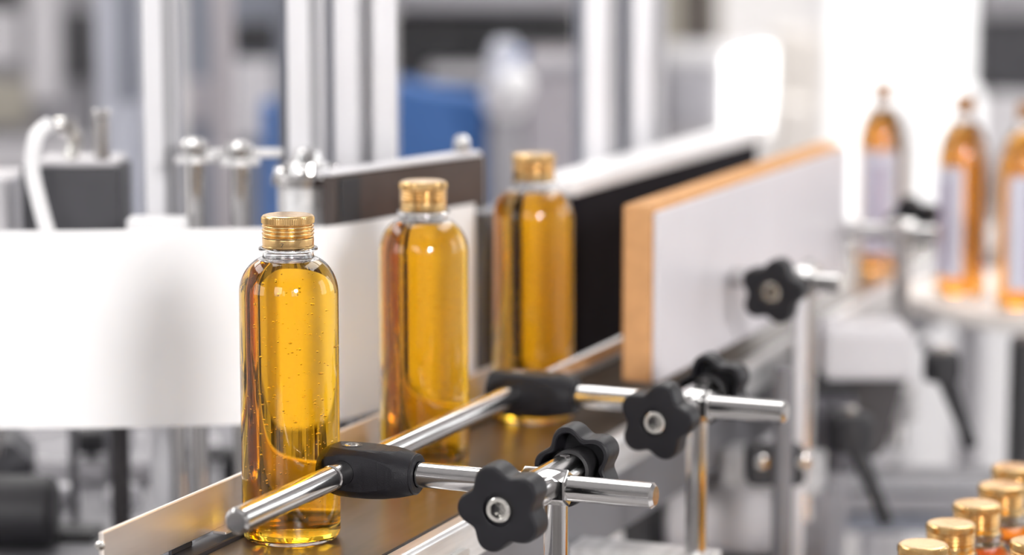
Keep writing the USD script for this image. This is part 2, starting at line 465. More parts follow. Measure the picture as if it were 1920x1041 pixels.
RL = .0188
slim_o = [(0, .0022), (.012, .0014), (.0140, 0), (.0165, .0004), (.0182, .0020), (RL, .0045)] + [(RL, .098)] + [(.0070 + (RL - .0070) * math.cos(t), .098 + .034 * math.sin(t)) for t in np.linspace(.12, 1.35, 14)] + [(.0082, .1340), (.0078, .140)]
slim_i = [(.0068, .140), (.0070, .1335)]
slim_l = [(0, .0040), (.013, .0032), (.0160, .0034), (RL - .0009, .0055), (RL - .0009, .098)] + [(.0062 + (RL - .0071) * math.cos(t), .098 + .033 * math.sin(t)) for t in np.linspace(.12, 1.35, 14)] + [(.0070, .1335)]
slim_shell, slim_liquid = lathe(slim_o + slim_i, 64), lathe(slim_l + [(0, .1335)], 64)
def make_slim(name, label, loc, rotz, group=None):
    t = thing(name, label, 'bottle', loc, rotz, group)
    part(t, 'shell', slim_shell, M['clear_plastic'], smooth=40)
    part(t, 'liquid', slim_liquid, M['amber_syrup'], smooth=40, label='amber liquid')
    part(t, 'cap', lathe([(.0062, .1402), (.0074, .1402), (.0074, .1500), (.0064, .1530), (0, .1532)], 40), M['brown_cap'], smooth=40, label='small brown cap')
    def band(r, z0, z1, a0, a1):
        lab = lathe([(r, z0), (r, z1), (r - .0002, z1), (r - .0002, z0), (r, z0)], 64)
        ang = np.arctan2(lab.triangles_center[:, 1], lab.triangles_center[:, 0])
        return TM(lab.vertices, lab.faces[(ang > a0) & (ang < a1)])
    lb = part(t, 'label', band(RL + .0003, .016, .100, -2.75, -.95), M['label_white'], smooth=40, label='pale lilac paper label')
    part(lb, 'stripe', band(RL + .0005, .02, .09, -1.95, -1.70), M['label_violet'], smooth=40)
    return t

def make_bottle(name, label, loc, rotz, group=None):
    t = thing(name, label, 'bottle', loc, rotz, group)
    part(t, 'shell', shell_mesh, M['clear_plastic'], smooth=40)
    lq = part(t, 'liquid', liquid_mesh, M['liquid'], smooth=40, label='amber liquid filling the bottle')
    part(lq, 'air_bubbles', bubble_mesh, M['bubble'], smooth=True, kind='stuff')
    c = part(t, 'cap', cap_mesh, M['gold'], smooth=50, label='gold screw cap')
    part(c, 'knurled_ring', knurl_mesh, M['gold'], smooth=25)
    part(c, 'tamper_band', band_mesh, M['gold'], smooth=40)
    part(c, 'mark', mark, M['near_black'], smooth=False)
    return t

bottle0 = make_bottle('bottle', 'amber oil bottle with gold cap nearest on the belt, bubbles inside', W(0, 0, 0), 0)
line = 'gold-capped amber bottles lined up on the conveyor'
tag(bottle0, group=line)
for k, lb in ((1, 'amber oil bottle with gold cap, second on the belt, behind the black rod clamp'),
              (2, 'amber oil bottle with gold cap, third on the belt, next to the black pad')):
    copy_of(bottle0, W(.156 * k, 0, 0), (150, 255)[k - 1], lb, line)

# labelled bottles beyond the pad
lab0 = make_slim('labelled_bottle', 'blurred amber bottle with lilac label on the conveyor beyond the pad', W(.977, .036, 0), 0, 'labelled amber bottles past the labelling pad')
copy_of(lab0, W(.8756, .125, .0), -40, 'blurred amber bottle with lilac label standing on the round collecting table')
copy_of(lab0, W(.8289, .1815, .0), 20, 'labelled amber bottle at the right edge on the round collecting table')

# filled bottles waiting on the low side table (only their caps reach into the picture)
CAPZ = -.0095 - .1565
def low(px, py):
    r = FWD + np.array([1., 0, 0]) * (px - PCX) / FPX - UPV * (py - PCY) / FPX
    return CAM + r * ((ZB - .0095 - CAM[2]) / r[2]) - np.array([0, 0, .1565])
waiting = 'gold-capped bottles waiting on the low side table'
p1, p4 = low(1731, 1019), low(1886, 902)
dr_ = (p4 - p1) / np.linalg.norm(p4 - p1)
pr_ = np.array([dr_[1], -dr_[0], 0])
STEP = .0481
spots = [(0, 0, 'front gold-capped bottle of the waiting row, cut by the bottom edge'),
         (1, 0, 'second gold-capped bottle of the waiting row'),
         (2, 0, 'third gold-capped bottle of the waiting row'),
         (3, 0, 'fourth gold-capped bottle of the waiting row'),
         (.62, 1, 'gold-capped bottle right of the front two in the waiting group'),
         (1.66, 1.05, 'gold-capped bottle at the right edge behind the inner one'),
         (4, -.12, 'farthest gold-capped bottle of the waiting row at the right edge')]
for k, (px, py, lb) in enumerate(spots):
    copy_of(bottle0, p1 + dr_ * STEP * px + pr_ * STEP * py, (37 * k + 130) % 360, lb, waiting)
pm = low(1840, 960)
side = thing('side_table', 'low white table carrying the waiting bottles', 'table', (pm[0] + .05, pm[1] - .02, 0), CROT)
part(side, 'table_top', box2(-.16, .22, -.3, .3, pm[2] - .02, pm[2], .003), M['white_paint'])
for sx in (-.14, .2):
    for sy in (-.28, .28):
        part(side, 'leg', box2(sx - .015, sx + .015, sy - .015, sy + .015, 0, pm[2] - .02, .002), M['aluminium'])

# ------------------------------------------------------------------ conveyor
UA, UB = -.42, 1.35
cv = thing('conveyor', 'narrow conveyor with a dark brown belt and bright steel side rails', 'conveyor', W(0, 0, 0), CROT)
part(cv, 'belt', box2(-.0225, .0545, UA, UB, -.005, 0, .0008), M['belt'])
part(cv, 'wear_strip', box2(.0547, .0572, UA, UB, -.008, .0008, .0006), M['black_rubber'])
part(cv, 'wear_strip', box2(-.0350, -.0228, UA, UB, -.008, .0022, .0006), M['charcoal'])
def rail_profile():
    pts = [(.0574, -.019), (.0574, -.0005)] + [(.0600 - .0026 * math.cos(t), -.0005 + .0022 * math.sin(t)) for t in np.linspace(0, PI / 2, 6)[1:]] + \
          [(.0640 + .003 * math.sin(t), -.0013 + .003 * math.cos(t)) for t in np.linspace(0, PI / 2, 7)] + [(.0670, -.019)]
    m = extrude(sg.Polygon(pts), UB - UA)
    m.apply_transform(trimesh.transformations.rotation_matrix(PI / 2, [1, 0, 0]))
    m.apply_translation((0, UB, 0))
    return m
part(cv, 'side_rail', rail_profile(), M['satin_steel'])
part(cv, 'side_rail', box2(-.042, -.0352, UA, UB, -.06, -.002, .001), M['satin_steel'])
part(cv, 'lower_rail', box2(.050, .0565, UA, UB, -.062, -.022, .001), M['grey_metal'])
part(cv, 'return_belt', box2(-.0225, .0495, UA, UB, -.052, -.047, .0008), M['belt'])
for k in range(7):
    y = UA + .12 + k * .25
    part(cv, 'cross_member', box2(-.035, .05, y - .012, y + .012, -.045, -.02, .001), M['dark_metal'])
for y in (UA + .1, UB - .1):
    for x in (-.038, .053):
        part(cv, 'leg', box2(x - .012, x + .012, y - .012, y + .012, -ZB, -.06, .002), M['aluminium'])
for s, y in (('front', UA + .012), ('rear', UB - .012)):
    part(cv, 'end_roller', turn(lathe([(0, 0), (.021, 0), (.022, .001), (.022, .07), (.021, .071), (0, .071)], 40), 'x', (-.021, y, -.026)), M['grey_metal'])
# the small clip on the near rail
clip = sg.box(0, 0, .022, .012).buffer(-.003).buffer(.003)
cm = extrude(clip, .0025)
cm.apply_transform(trimesh.transformations.rotation_matrix(PI / 2, [1, 0, 0]))
cm.apply_transform(trimesh.transformations.rotation_matrix(PI / 2, [0, 0, 1]))
cm.apply_translation((.0672, .032, -.0225))
cl = part(cv, 'clip', cm, M['screw_steel'])
part(cl, 'screw', turn(lathe([(0, 0), (.0028, 0), (.0028, .0012), (.002, .002), (0, .002)], 20), 'x', (.0697, .042, -.017)), M['screw_steel'])

# guide plate on the left of the belt
gp = thing('guide_plate', 'thin upright steel guide plate along the left edge of the belt', 'guide plate', W(0, 0, 0), CROT)
part(gp, 'plate', box2(-.0335, -.031, -.1215, .36, .0050, .0272, .0005), M['plate_steel'])
part(gp, 'screw', turn(lathe([(0, 0), (.0022, 0), (.0022, .0015), (.0012, .003), (0, .003)], 16), '-y', (-.0322, -.1215, .0215)), M['screw_steel'])
tabm = cat_(box2(-.0310, -.0238, -.022, .075, .0042, .0056, .0003))
part(gp, 'folded_tab', tabm, M['plate_steel'])
for y in (-.05, .12, .3):
    part(gp, 'foot', box2(-.0335, -.0318, y - .01, y + .01, .0023, .0048, .0003), M['charcoal'])

# ------------------------------------------------------------------ guide rail, clamps, cross rods, brackets
RV, RW = .031, .036
rail = thing('guide_rail', 'polished round steel guide rail running along the bottles', 'rail', W(0, 0, 0), CROT)
part(rail, 'rail_section', rod(.006, (RV, -.1135, RW), (RV, -.0215, RW), 48, .0015), M['polished_steel'])
part(rail, 'rail_section', rod(.006, (RV, -.0210, RW), (RV, .400, RW), 48, .0015), M['polished_steel'])
part(rail, 'joint_pin', rod(.0054, (RV, -.0225, RW), (RV, -.0200, RW), 32, .0002), M['dark_metal'])

def clamp_mesh():
    prof = [(0, -.0165), (.0085, -.0165), (.0105, -.0155), (.0124, -.011), (.0136, -.005), (.0140, .002), (.0139, .010), (.0131, .018), (.0118, .0255), (.0104, .0310), (.0098, .0330), (.0086, .0332), (.0082, .0320), (0, .0320)]
    b = to_m3(turn(lathe(prof, 72), 'x'))
    b = b ^ to_m3(box(.2, .0225, .2, b=0)) ^ to_m3(box2(-.1, .1, -.1, .1, -.0128, .0112))
    hole = turn(lathe([(0, -.05), (.0061, -.05), (.0061, .05), (0, .05)], 40), 'y')
    b = b - to_m3(hole)
    return b
cmesh = clamp_mesh()
def rod_clamp(u, label):
    t = thing('rod_clamp', label, 'clamp', W(u, RV, RW), CROT, 'black rod clamps on the guide rail')
    part(t, 'body', cmesh, M['black_plastic'], smooth=30)
    part(t, 'collar', turn(lathe([(.0062, .0318), (.0098, .0318), (.0098, .0338), (.0090, .0345), (.0062, .0345), (.0062, .0318)], 40), 'x'), M['black_plastic'])
    s = part(t, 'screw', lathe([(0, .0100), (.0037, .0100), (.0037, .0113), (.0032, .0118), (.0019, .0118), (.0019, .0106), (0, .0106)], 30), M['screw_steel'])
    part(s, 'screw_seat', lathe([(.0037, .0111), (.0049, .0111), (.0049, .0114), (.0046, .0116), (.0037, .0116), (.0037, .0111)], 30), M['dark_metal'])
    return t
US = (.003, .2125)
rod_clamp(US[0], 'black plastic rod clamp with a steel screw in front of the second bottle')
rod_clamp(US[1], 'blurred black plastic rod clamp in front of the third bottle')
for u, lb in ((US[0], 'short steel cross rod out of the nearest clamp, its free end in front'), (US[1], 'blurred steel cross rod out of the farther clamp')):
    single('cross_rod', rod(.006, (.0335, 0, 0), (.1525, 0, 0), 48, .0016), M['polished_steel'], lb, 'rod', W(u, RV, RW), CROT, 'polished cross rods through the brackets')

def star_r(th, phase, inset):
    a = 5 * (th - math.radians(phase))
    return .0183 + .0024 * np.cos(a) - .00025 * np.cos(2 * a) - inset
def star_knob(phase, depth=.0165):
    """a five-lobed knob along +y: its closed face at y = 0 looks to -y, the hollow back opens at y = depth"""
    n = 120
    th = np.arange(n) * 2 * PI / n
    def ring(inset, y, circle=None):
        r = star_r(th, phase, inset) if circle is None else circle * np.ones(n)
        return np.stack([r * np.cos(th), np.full(n, y), r * np.sin(th)], 1)
    rings = [ring(0, .0022, .0072), ring(0, .0022, .0073), ring(0, .0003, .0075), ring(0, 0, .0080), ring(.0022, 0), ring(.0011, .0003), ring(.0004, .0011), ring(0, .0024),
             ring(-.0002, depth * .6), ring(.0001, depth - .0016), ring(.0005, depth - .0005), ring(.0013, depth), ring(.0028, depth), ring(.0034, depth - .0006), ring(.0040, depth - .0100), ring(.0050, depth - .0112)]
    m = loft(rings)
    if m.volume < 0:
        m.invert()
    return m
def bolt_mesh():
    """socket bolt head that looks to -y"""
    p = lathe([(0, 0), (.0052, 0), (.0058, .0005), (.0058, .0030), (.0052, .0036), (.0040, .0036), (.0037, .0033)], 36)
    hx = np.array(hexpoly(.0058))
    n = 36
    th = np.arange(n) * 2 * PI / n
    def hr(z, s=1.0):
        rr = np.array([.0033 / math.cos(((t + PI / 6) % (PI / 3)) - PI / 6) * s for t in th])
        return np.stack([rr * np.cos(th), rr * np.sin(th), np.full(n, z)], 1)
    circ = np.stack([.0037 * np.cos(th), .0037 * np.sin(th), np.full(n, .0033)], 1)
    sock = loft([circ, hr(.0029), hr(.0006, .97)], cap0=False, cap1=True)
    return turn(cat_(p, sock), '-y')

def rotated_z(m, a):
    m = m.copy()
    m.apply_transform(trimesh.transformations.rotation_matrix(a, [0, 0, 1]))
    return m

def block_mesh(y0, y1, r):
    b = to_m3(turn(lathe([(0, y0), (r - .0008, y0), (r, y0 + .0008), (r, y1 - .0008), (r - .0008, y1), (0, y1)], 64), 'y'))
    b = b + to_m3(turn(lathe([(0, -.0115), (.0078, -.0115), (.0086, -.0105), (.0086, .0105), (.0078, .0115), (0, .0115)], 6), 'x', (.002, 0, 0)))
    b = b - to_m3(turn(lathe([(0, -.05), (.0061, -.05), (.0061, .05), (0, .05)], 40), 'x'))
    return b

def bracket(label, loc, phases, front=True, rear=True, post_y=.0175, down=.2, foot=True, group=None, scale=1.0):
    t = thing('rail_bracket', label, 'bracket', loc, CROT, group)
    part(t, 'cross_block', block_mesh(-.021, .034, .0088), M['polished_steel'], smooth=35)
    part(t, 'set_screw', cat_(lathe([(.0011, .0075), (.0024, .0075), (.0024, .0090), (.0018, .0092), (.0011, .0092), (.0011, .0075)], 24)).apply_translation((.001, .0265, 0)), M['dark_metal'])
    if front:
        k = part(t, 'star_knob', TM(star_knob(phases[0]).vertices + (0, -.053, 0), star_knob(phases[0]).faces), M['black_plastic'], smooth=32)
        bm = bolt_mesh()
        bm.apply_translation((0, -.0502, 0))
        part(k, 'bolt', bm, M['screw_steel'], label='steel socket bolt in the middle of the knob')
        part(k, 'hub', turn(lathe([(0, -.049), (.0082, -.049), (.0082, -.024), (.0074, -.0208), (0, -.0208)], 32), 'y'), M['black_plastic'])
    if rear:
        m = rotated_z(star_knob(180 - phases[1]), PI)
        m.apply_translation((0, .0565, 0))
        k = part(t, 'star_knob', m, M['black_plastic'], smooth=32)
        part(k, 'hub', turn(lathe([(0, .0341), (.0085, .0341), (.0097, .0350), (.0097, .0400), (.0088, .0410), (.0088, .0520), (0, .0520)], 36), 'y'), M['black_rubber'])
        bm = rotated_z(bolt_mesh(), PI)
        bm.apply_translation((0, .0537, 0))
        part(k, 'bolt', bm, M['screw_steel'])
    part(t, 'post', rod(.0058, (0, post_y, -.0070), (0, post_y, -down), 40), M['polished_steel'])
    if foot:
        x = loc_v(loc)
        part(t, 'post_foot', box2(.0575 - x, .011, post_y - .012, post_y + .012, -down + .02, -down + .045, .001), M['satin_steel'])
    return t
def loc_v(p):
    return float((np.asarray(p) - O) @ V)
AV = .128
brg = 'steel guide rail brackets with black star knobs'
bracket('nearest steel bracket with two black star knobs on a round post', W(US[0], AV, RW), (110, 35), down=.13, group=brg)
bracket('second steel bracket with two black star knobs, blurred, beside the third bottle', W(US[1], AV, RW), (77, 35), down=.13, group=brg)
PV, PW = .110, .0655
bracket('far blurred bracket with a black star knob in front of the grey pad', W(.477, PV, PW), (78, 35), rear=False, down=.16, group=brg, post_y=.03)
bracket('farthest blurred bracket with bright block under the labelled bottle', W(.735, PV, PW), (78, 35), front=False, down=.16, group=brg)
for u, lb in ((.477, 'blurred steel rod holding the near part of the pad'), (.735, 'blurred steel rod holding the far part of the pad')):
    single('pad_rod', rod(.006, (-.0405, 0, 0), (.03, 0, 0), 32), M['polished_steel'], lb, 'rod', W(u, PV, PW), CROT, 'rods that hold the labelling pad')

# ------------------------------------------------------------------ the labelling pad on the right of the bottles
pad = thing('labelling_pad', 'long pressing pad of orange foam on a pale grey plate', 'pad', W(0, 0, 0), CROT)
part(pad, 'orange_foam', box2(.0470, .0650, .3335, .748, .0222, .1262, .0012), M['orange_foam'])
part(pad, 'backing_plate', box2(.0652, .0690, .3350, .748, .0222, .1225, .0008), M['pad_grey'])

# the black wrap belt on the far side of the bottles, opposite the pad
gb = thing('wrap_belt', 'black rubber wrapping belt under a bright white top strip, opposite the orange pad', 'belt unit', W(0, 0, 0), CROT)
part(gb, 'belt', cat_(box2(-.046, -.0270, .462, .84, .012, .1150, .001), turn(lathe([(0, 0), (.0095, 0), (.0095, .103), (0, .103)], 32), 'z', (-.0365, .462, .012)), turn(lathe([(0, 0), (.0095, 0), (.0095, .103), (0, .103)], 32), 'z', (-.0365, .84, .012))), M['black_foam'])
part(gb, 'infeed_guard', box2(-.040, -.036, .350, .448, .012, .1235, .0008), M['white_paper'], label='white infeed guard plate')
part(gb, 'top_strip', box2(-.060, -.0265, .452, .86, .1153, .1250, .001), M['white_paint'])
part(gb, 'frame', box2(-.060, -.0465, .350, .86, -.085, .1150, .001), M['grey_metal'])

# ------------------------------------------------------------------ label web, peel plate, rollers
RW0, RW1 = .0115, .1225
def ground_px(px, Y):
    return np.array([at(px, 600, Y)[0], Y])
pC, pD = ground_px(622, 1.468), (W(.336, -.047, 0))[:2]
def fillet(a, b, c, r, n=10):
    d0, d1 = (a - b) / np.linalg.norm(a - b), (c - b) / np.linalg.norm(c - b)
    ang = math.acos(np.clip(d0 @ d1, -1, 1))
    L = r / math.tan(ang / 2)
    p0, p1 = b + d0 * L, b + d1 * L
    t = np.linspace(0, 1, n)[:, None]
    return list((1 - t) ** 2 * p0 + 2 * t * (1 - t) * b + t ** 2 * p1)
path = [ground_px(px_, y_) for px_, y_ in ((-330, 1.450), (150, 1.452), (530, 1.465))]
path = path + fillet(path[-1], pC, pD, .022) + [pD]
def web_mesh(path, z0, z1, th=.0006):
    p = np.array(path)
    d = np.gradient(p, axis=0)
    nn = np.stack([d[:, 1], -d[:, 0]], 1)
    nn /= np.linalg.norm(nn, axis=1)[:, None]
    q = p - nn * th
    rings = []
    for a, b in zip(p, q):
        rings.append(np.array([(a[0], a[1], z0), (b[0], b[1], z0), (b[0], b[1], z1), (a[0], a[1], z1)]))
    m = loft(rings)
    if m.volume < 0:
        m.invert()
    return m
single('label_web', web_mesh(path, ZB + RW0, ZB + RW1), M['white_paper'], 'wide white label web running behind the bottles', 'label web', smooth=60)

def stand_roller(name, px, Y, r, z1, label, cap=True, group=None):
    c = at(px, 600, Y)
    t = thing(name, label, 'roller', (c[0], c[1], ZB))
    part(t, 'shaft', lathe([(0, -.09), (r, -.09), (r, z1 - .001), (r - .001, z1), (0, z1)], 32), M['polished_steel'])
    if cap:
        part(t, 'cap_nut', lathe([(0, z1 + .0002), (r * 1.35, z1 + .0002), (r * 1.45, z1 + .002), (r * 1.4, z1 + .005), (r * .9, z1 + .0075), (0, z1 + .008)], 24), M['polished_steel'])
        part(t, 'washer', lathe([(r + .0001, z1 - .006), (r * 2.1, z1 - .006), (r * 2.1, z1 - .003), (r + .0001, z1 - .003), (r + .0001, z1 - .006)], 28), M['satin_steel'])
    return t
def zpx(py, Y):                                    # height above the belt at pixel row py, distance Y
    return at(960, py, Y)[2] - ZB
gr = 'steel web guide rollers behind the label web'
stand_roller('guide_roller', 370, 1.535, .0058, zpx(284, 1.535), 'left web guide roller with a domed nut', group=gr)
stand_roller('guide_roller', 453, 1.535, .0058, zpx(289, 1.535), 'right web guide roller with a domed nut', group=gr)
a, b = at(360, 286, 1.55), at(530, 288, 1.55)
single('tie_bar', box(np.linalg.norm(b - a), .008, .005, (0, 0, 0), .001), M['satin_steel'], 'thin steel tie bar joining the guide rollers', 'bar', ((a + b) / 2), 0)

c = at(580, 600, 1.525)
dr = thing('drive_roller', 'large steel drive roller with a bright flanged bearing on top', 'roller', (c[0], c[1], ZB))
zt = zpx(335, 1.525)
part(dr, 'roller', lathe([(0, -.09), (.0175, -.09), (.0175, zt - .004), (0, zt - .004)], 48), M['satin_steel'])
part(dr, 'flange', lathe([(0, zt - .0038), (.0195, zt - .0038), (.0205, zt - .003), (.0205, zt + .002), (.0195, zt + .003), (.0135, zt + .004), (.0125, zt + .009), (.0085, zt + .0105), (.0070, zt + .016), (.004, zt + .0175), (0, zt + .0175)], 48), M['polished_steel'])
for k in range(6):
    an = k * PI / 3 + .3
    part(dr, 'flange_bolt', lathe([(0, zt + .003), (.0032, zt + .003), (.0032, zt + .0065), (.0024, zt + .0078), (0, zt + .0078)], 16).apply_translation((.0165 * math.cos(an), .0165 * math.sin(an), 0)), M['polished_steel'])
c = at(658, 600, 1.53)
sr = thing('small_roller', 'small steel roller with a stepped cap right of the drive roller', 'roller', (c[0], c[1], ZB))
zt = zpx(322, 1.53)
part(sr, 'shaft', lathe([(0, -.09), (.0062, -.09), (.0062, zt - .004), (.0045, zt - .004), (.0045, zt), (0, zt)], 32), M['polished_steel'])
part(sr, 'step_cap', lathe([(.0046, zt - .0039), (.0085, zt - .0039), (.0085, zt - .001), (.0070, zt + .0005), (.0070, zt + .003), (0, zt + .003)], 32), M['polished_steel'])

# the dark peel plate above the web, and its bright top edge
d = pD - pC
pyaw = math.degrees(math.atan2(d[1], d[0]))
L = np.linalg.norm(d)
pc = (pC + pD) / 2
pp = thing('peel_plate', 'dark plate with a bright top edge above the label web behind the bottles', 'plate', (pc[0], pc[1], ZB), pyaw)
part(pp, 'plate', box2(-L / 2 + .008, L / 2 + .014, .003, .013, .118, .1500, .0008), M['bronze_dark'])
part(pp, 'edge_strip', box2(-L / 2 + .002, L / 2 + .008, .001, .0135, .1502, .1530, .0006), M['aluminium'])
part(pp, 'side_block', box2(-L / 2 + .010, -L / 2 + .028, .0012, .0028, .115, .148, .0005), M['near_black'])
part(pp, 'knob', lathe([(0, .1531), (.0045, .1531), (.005, .155), (.0045, .161), (.002, .163), (0, .163)], 20).apply_translation((L / 2 - .004, .007, 0)), M['polished_steel'])
part(pp, 'stand', box2(-L / 2 + .03, -L / 2 + .05, .004, .012, -.09, .118, .001), M['grey_metal'])

# ------------------------------------------------------------------ labeller base plate and what stands on it
BW = -.090
bp = thing('machine_bed', 'wide grey steel bed of the labelling machine left of the conveyor', 'machine bed', W(0, 0, 0), CROT)
part(bp, 'bed_plate', box2(-1.1, -.055, .05, 1.25, BW - .012, BW, .001), M['grey_metal'])
part(bp, 'cabinet', box2(-1.05, -.09, .10, 1.2, -ZB, BW - .0122, .004), M['pale_grey'])

def scr(x0, y0, x1, y1, Y):
    """left, right, bottom and top (world x, z) of a pixel rectangle at distance Y"""
    a, b = at(x0, y0, Y), at(x1, y1, Y)
    return a[0], b[0], b[2], a[2]

def on_stand(name, x0, y0, x1, y1, Y, depth, m, label, cat, sx=.5):
    l, r, z0, z1 = scr(x0, y0, x1, y1, Y)
    t = thing(name, label, cat, ((l + r) / 2, Y, z0))
    part(t, 'body', box2(-(r - l) / 2, (r - l) / 2, 0, depth, 0, z1 - z0, .002), m)
    c = (sx - .5) * (r - l)
    part(t, 'stand', rod(.004, (c, depth / 2, ZB + BW - z0), (c, depth / 2, -.0002), 16), M['polished_steel'])
    return t

def sbox(name, x0, y0, x1, y1, Y, depth, m, label, cat, yaw=0.0, bev=.002, group=None, down_to=None):
    l, r, z0, z1 = scr(x0, y0, x1, y1, Y)
    if down_to is not None:
        z0 = down_to
    return single(name, box2(-(r - l) / 2, (r - l) / 2, 0, depth, 0, z1 - z0, bev), m, label, cat, ((l + r) / 2, Y, z0), yaw, group)

on_stand('guide_block', 236, 408, 352, 470, 1.51, .012, M['white_paint'], 'low white guide block peeping over the web beside the dark drive box', 'block', .8)
# sensor box with cable and fittings above the web at the left
l, r, z0, z1 = scr(100, 316, 226, 470, 1.56)
sb = thing('sensor_box', 'dark grey drive box behind the web at the left, with cable fittings on top', 'control box', ((l + r) / 2, 1.56, ZB))
hw, zz0, zz1 = (r - l) / 2, -.09, z1 - ZB
part(sb, 'housing', extrude(sg.Polygon([(-hw, 0), (hw, .004), (hw + .001, .045), (-hw - .018, .055), (-hw - .0215, .012)]).buffer(-.002).buffer(.002), zz1 - .02, .02), M['charcoal'])
part(sb, 'stand', rod(.006, (.012, .03, zz0), (.012, .03, .0198), 20), M['dark_metal'])
part(sb, 'lid_rim', box2(-hw - .012, hw - .002, .006, .05, zz1 + .0002, zz1 + .004, .001), M['pale_grey'])
part(sb, 'steel_pin', rod(.0047, (.0075, .015, zz1 + .004), (.0075, .015, zz1 + .029), 24), M['polished_steel'])
part(sb, 'pin_cap', rod(.0055, (.0075, .015, zz1 + .0291), (.0075, .015, zz1 + .0335), 24), M['polished_steel'])
part(sb, 'cable_gland', tube([(-.013, .016, zz1 + .004), (-.009, .016, zz1 + .014), (-.011, .015, zz1 + .022), (-.019, .013, zz1 + .0245)], .0042), M['screw_steel'])
part(sb, 'gland_nut', rod(.0066, (-.0165, .0135, zz1 + .0238), (-.0090, .0155, zz1 + .0218), 6), M['polished_steel'])
p0 = at(84, 242, 1.555)
cab = [p0 + (.001, .014, .002), p0 + (-.003, .008, -.001), at(66, 262, 1.55), at(60, 310, 1.542), at(70, 365, 1.537), at(86, 425, 1.53), at(100, 480, 1.525), at(106, 540, 1.530), at(112, 590, 1.5542)]
single('cable', tube(cab, .0046), M['white_paint'], 'white cable bending down over the dark drive box', 'cable')
on_stand('side_housing', -60, 335, 20, 470, 1.60, .06, M['pale_grey'], 'pale grey housing left of the dark drive box', 'housing', .3)

# low left: things on the machine bed
sbox('motor_block', -120, 842, 62, 1040, 1.62, .08, M['charcoal'], 'black motor block at the lower left corner', 'motor', 8, .012, down_to=ZB + BW)
c = at(38, 965, 1.60)
single('motor_end', turn(lathe([(0, 0), (.018, 0), (.022, .004), (.022, .05), (.018, .054), (0, .054)], 40), 'x', (-.03, 0, 0)), M['near_black'], 'round black motor end at the lower left', 'motor', (c[0], c[1] - .01, ZB + BW + .022))
c = at(205, 945, 1.80)
dsk = thing('unwind_disc', 'round grey disc with a pale rim on the machine bed', 'disc', (c[0], c[1] + .03, ZB + BW))
part(dsk, 'disc', lathe([(0, .0), (.066, 0), (.068, .002), (.068, .012), (.062, .013), (.062, .0125), (0, .0125)], 64), M['mid_grey'])
part(dsk, 'rim', lathe([(.0682, .002), (.0720, .002), (.0720, .014), (.0682, .014), (.0682, .002)], 64), M['pale_grey'])
part(dsk, 'hub', lathe([(0, .0126), (.012, .0126), (.012, .03), (.010, .032), (0, .032)], 32), M['grey_metal'])
sbox('black_bar', 318, 846, 470, 864, 1.75, .02, M['near_black'], 'black bar lying level below the web', 'bar', -6, .003)
sbox('bar_post', 414, 866, 446, 900, 1.76, .02, M['near_black'], 'short black post carrying the black bar', 'post', 0, .002, down_to=ZB + BW)
sbox('grey_block', 275, 862, 320, 882, 1.86, .03, M['mid_grey'], 'grey block below the web, left of the black bar', 'block', 0, .002, down_to=ZB + BW)
sbox('white_cover', 205, 850, 265, 895, 2.0, .04, M['white_paint'], 'small white cover below the web', 'cover', 0, .004, down_to=ZB + BW)
sbox('white_housing', 85, 830, 118, 905, 2.0, .05, M['white_paint'], 'narrow white housing below the web', 'housing', 0, .004, down_to=ZB + BW)
sbox('pale_housing', 140, 845, 200, 905, 2.02, .05, M['pale_grey'], 'pale grey housing below the web', 'housing', 0, .004, down_to=ZB + BW)
for px, Y, lb in ((208, 1.75, 'thin grey spindle before the disc'), (139, 1.66, 'thin grey spindle left of the disc')):
    c = at(px, 900, Y)
    single('spindle', rod(.003, (0, 0, 0), (0, 0, .075), 20), M['grey_metal'], lb, 'spindle', (c[0], c[1], ZB + BW))
c = at(172, 895, 1.78)
kn = thing('hand_knob', 'small black hand knob below the web', 'knob', (c[0], c[1], ZB + BW))
part(kn, 'stem', rod(.004, (0, 0, 0), (0, 0, .018), 16), M['grey_metal'])
part(kn, 'grip', lathe([(0, .018), (.011, .018), (.013, .021), (.013, .030), (.010, .034), (0, .034)], 28), M['near_black'])
sbox('cable_duct', -40, 1000, 180, 1060, 1.60, .03, M['near_black'], 'black cable duct along the bottom left', 'duct', -6, .003, down_to=ZB + BW)
for k, px in enumerate((118, 232)):
    c = at(px, 965, 1.70)
    single('bright_nut', lathe([(0, 0), (.012, 0), (.012, .008), (.009, .013), (0, .013)], 6), M['aluminium'], ('left', 'right')[k] + ' bright hexagon nut on the machine bed', 'nut', (c[0], c[1], ZB + BW), group='bright nuts on the bed')

# ------------------------------------------------------------------ upright aluminium profiles
def profile(label, Y, x0, x1, slots=(), strips=(), d=.04, yaw=0):
    """an aluminium profile between two pixel columns, with open slots and grey slot covers between further columns"""
    k = (at(1000, 300, Y)[0] - at(900, 300, Y)[0]) / 100
    xm = (x0 + x1) / 2
    w = (x1 - x0) * k
    p = sg.box(-w / 2, 0, w / 2, d).buffer(-.0012).buffer(.0012)
    for a, b in slots:
        p = p.difference(sg.box((a - xm) * k, -.001, (b - xm) * k, .6 * d))
        p = p.difference(sg.box((a - xm) * k - .002, .3 * d, (b - xm) * k + .002, .6 * d))
    for a, b in strips:
        p = p.difference(sg.box((a - xm) * k, -.001, (b - xm) * k, .004))
    t = thing('profile_post', label, 'post', (at(xm, 300, Y)[0], Y, ZB + BW), yaw, 'aluminium profile posts of the machine frame')
    part(t, 'extrusion', extrude(p, 1.75 - ZB - BW), M['aluminium'], smooth=20)
    for a, b in strips:
        part(t, 'slot_cover', box2((a - xm) * k + .0002, (b - xm) * k - .0002, .0012, .0039, 0, 1.75 - ZB - BW), M['strip_grey'], smooth=False)
    return t
profile('aluminium profile post rising behind the drive roller', 1.575, 540, 607, [], [(581, 604)])
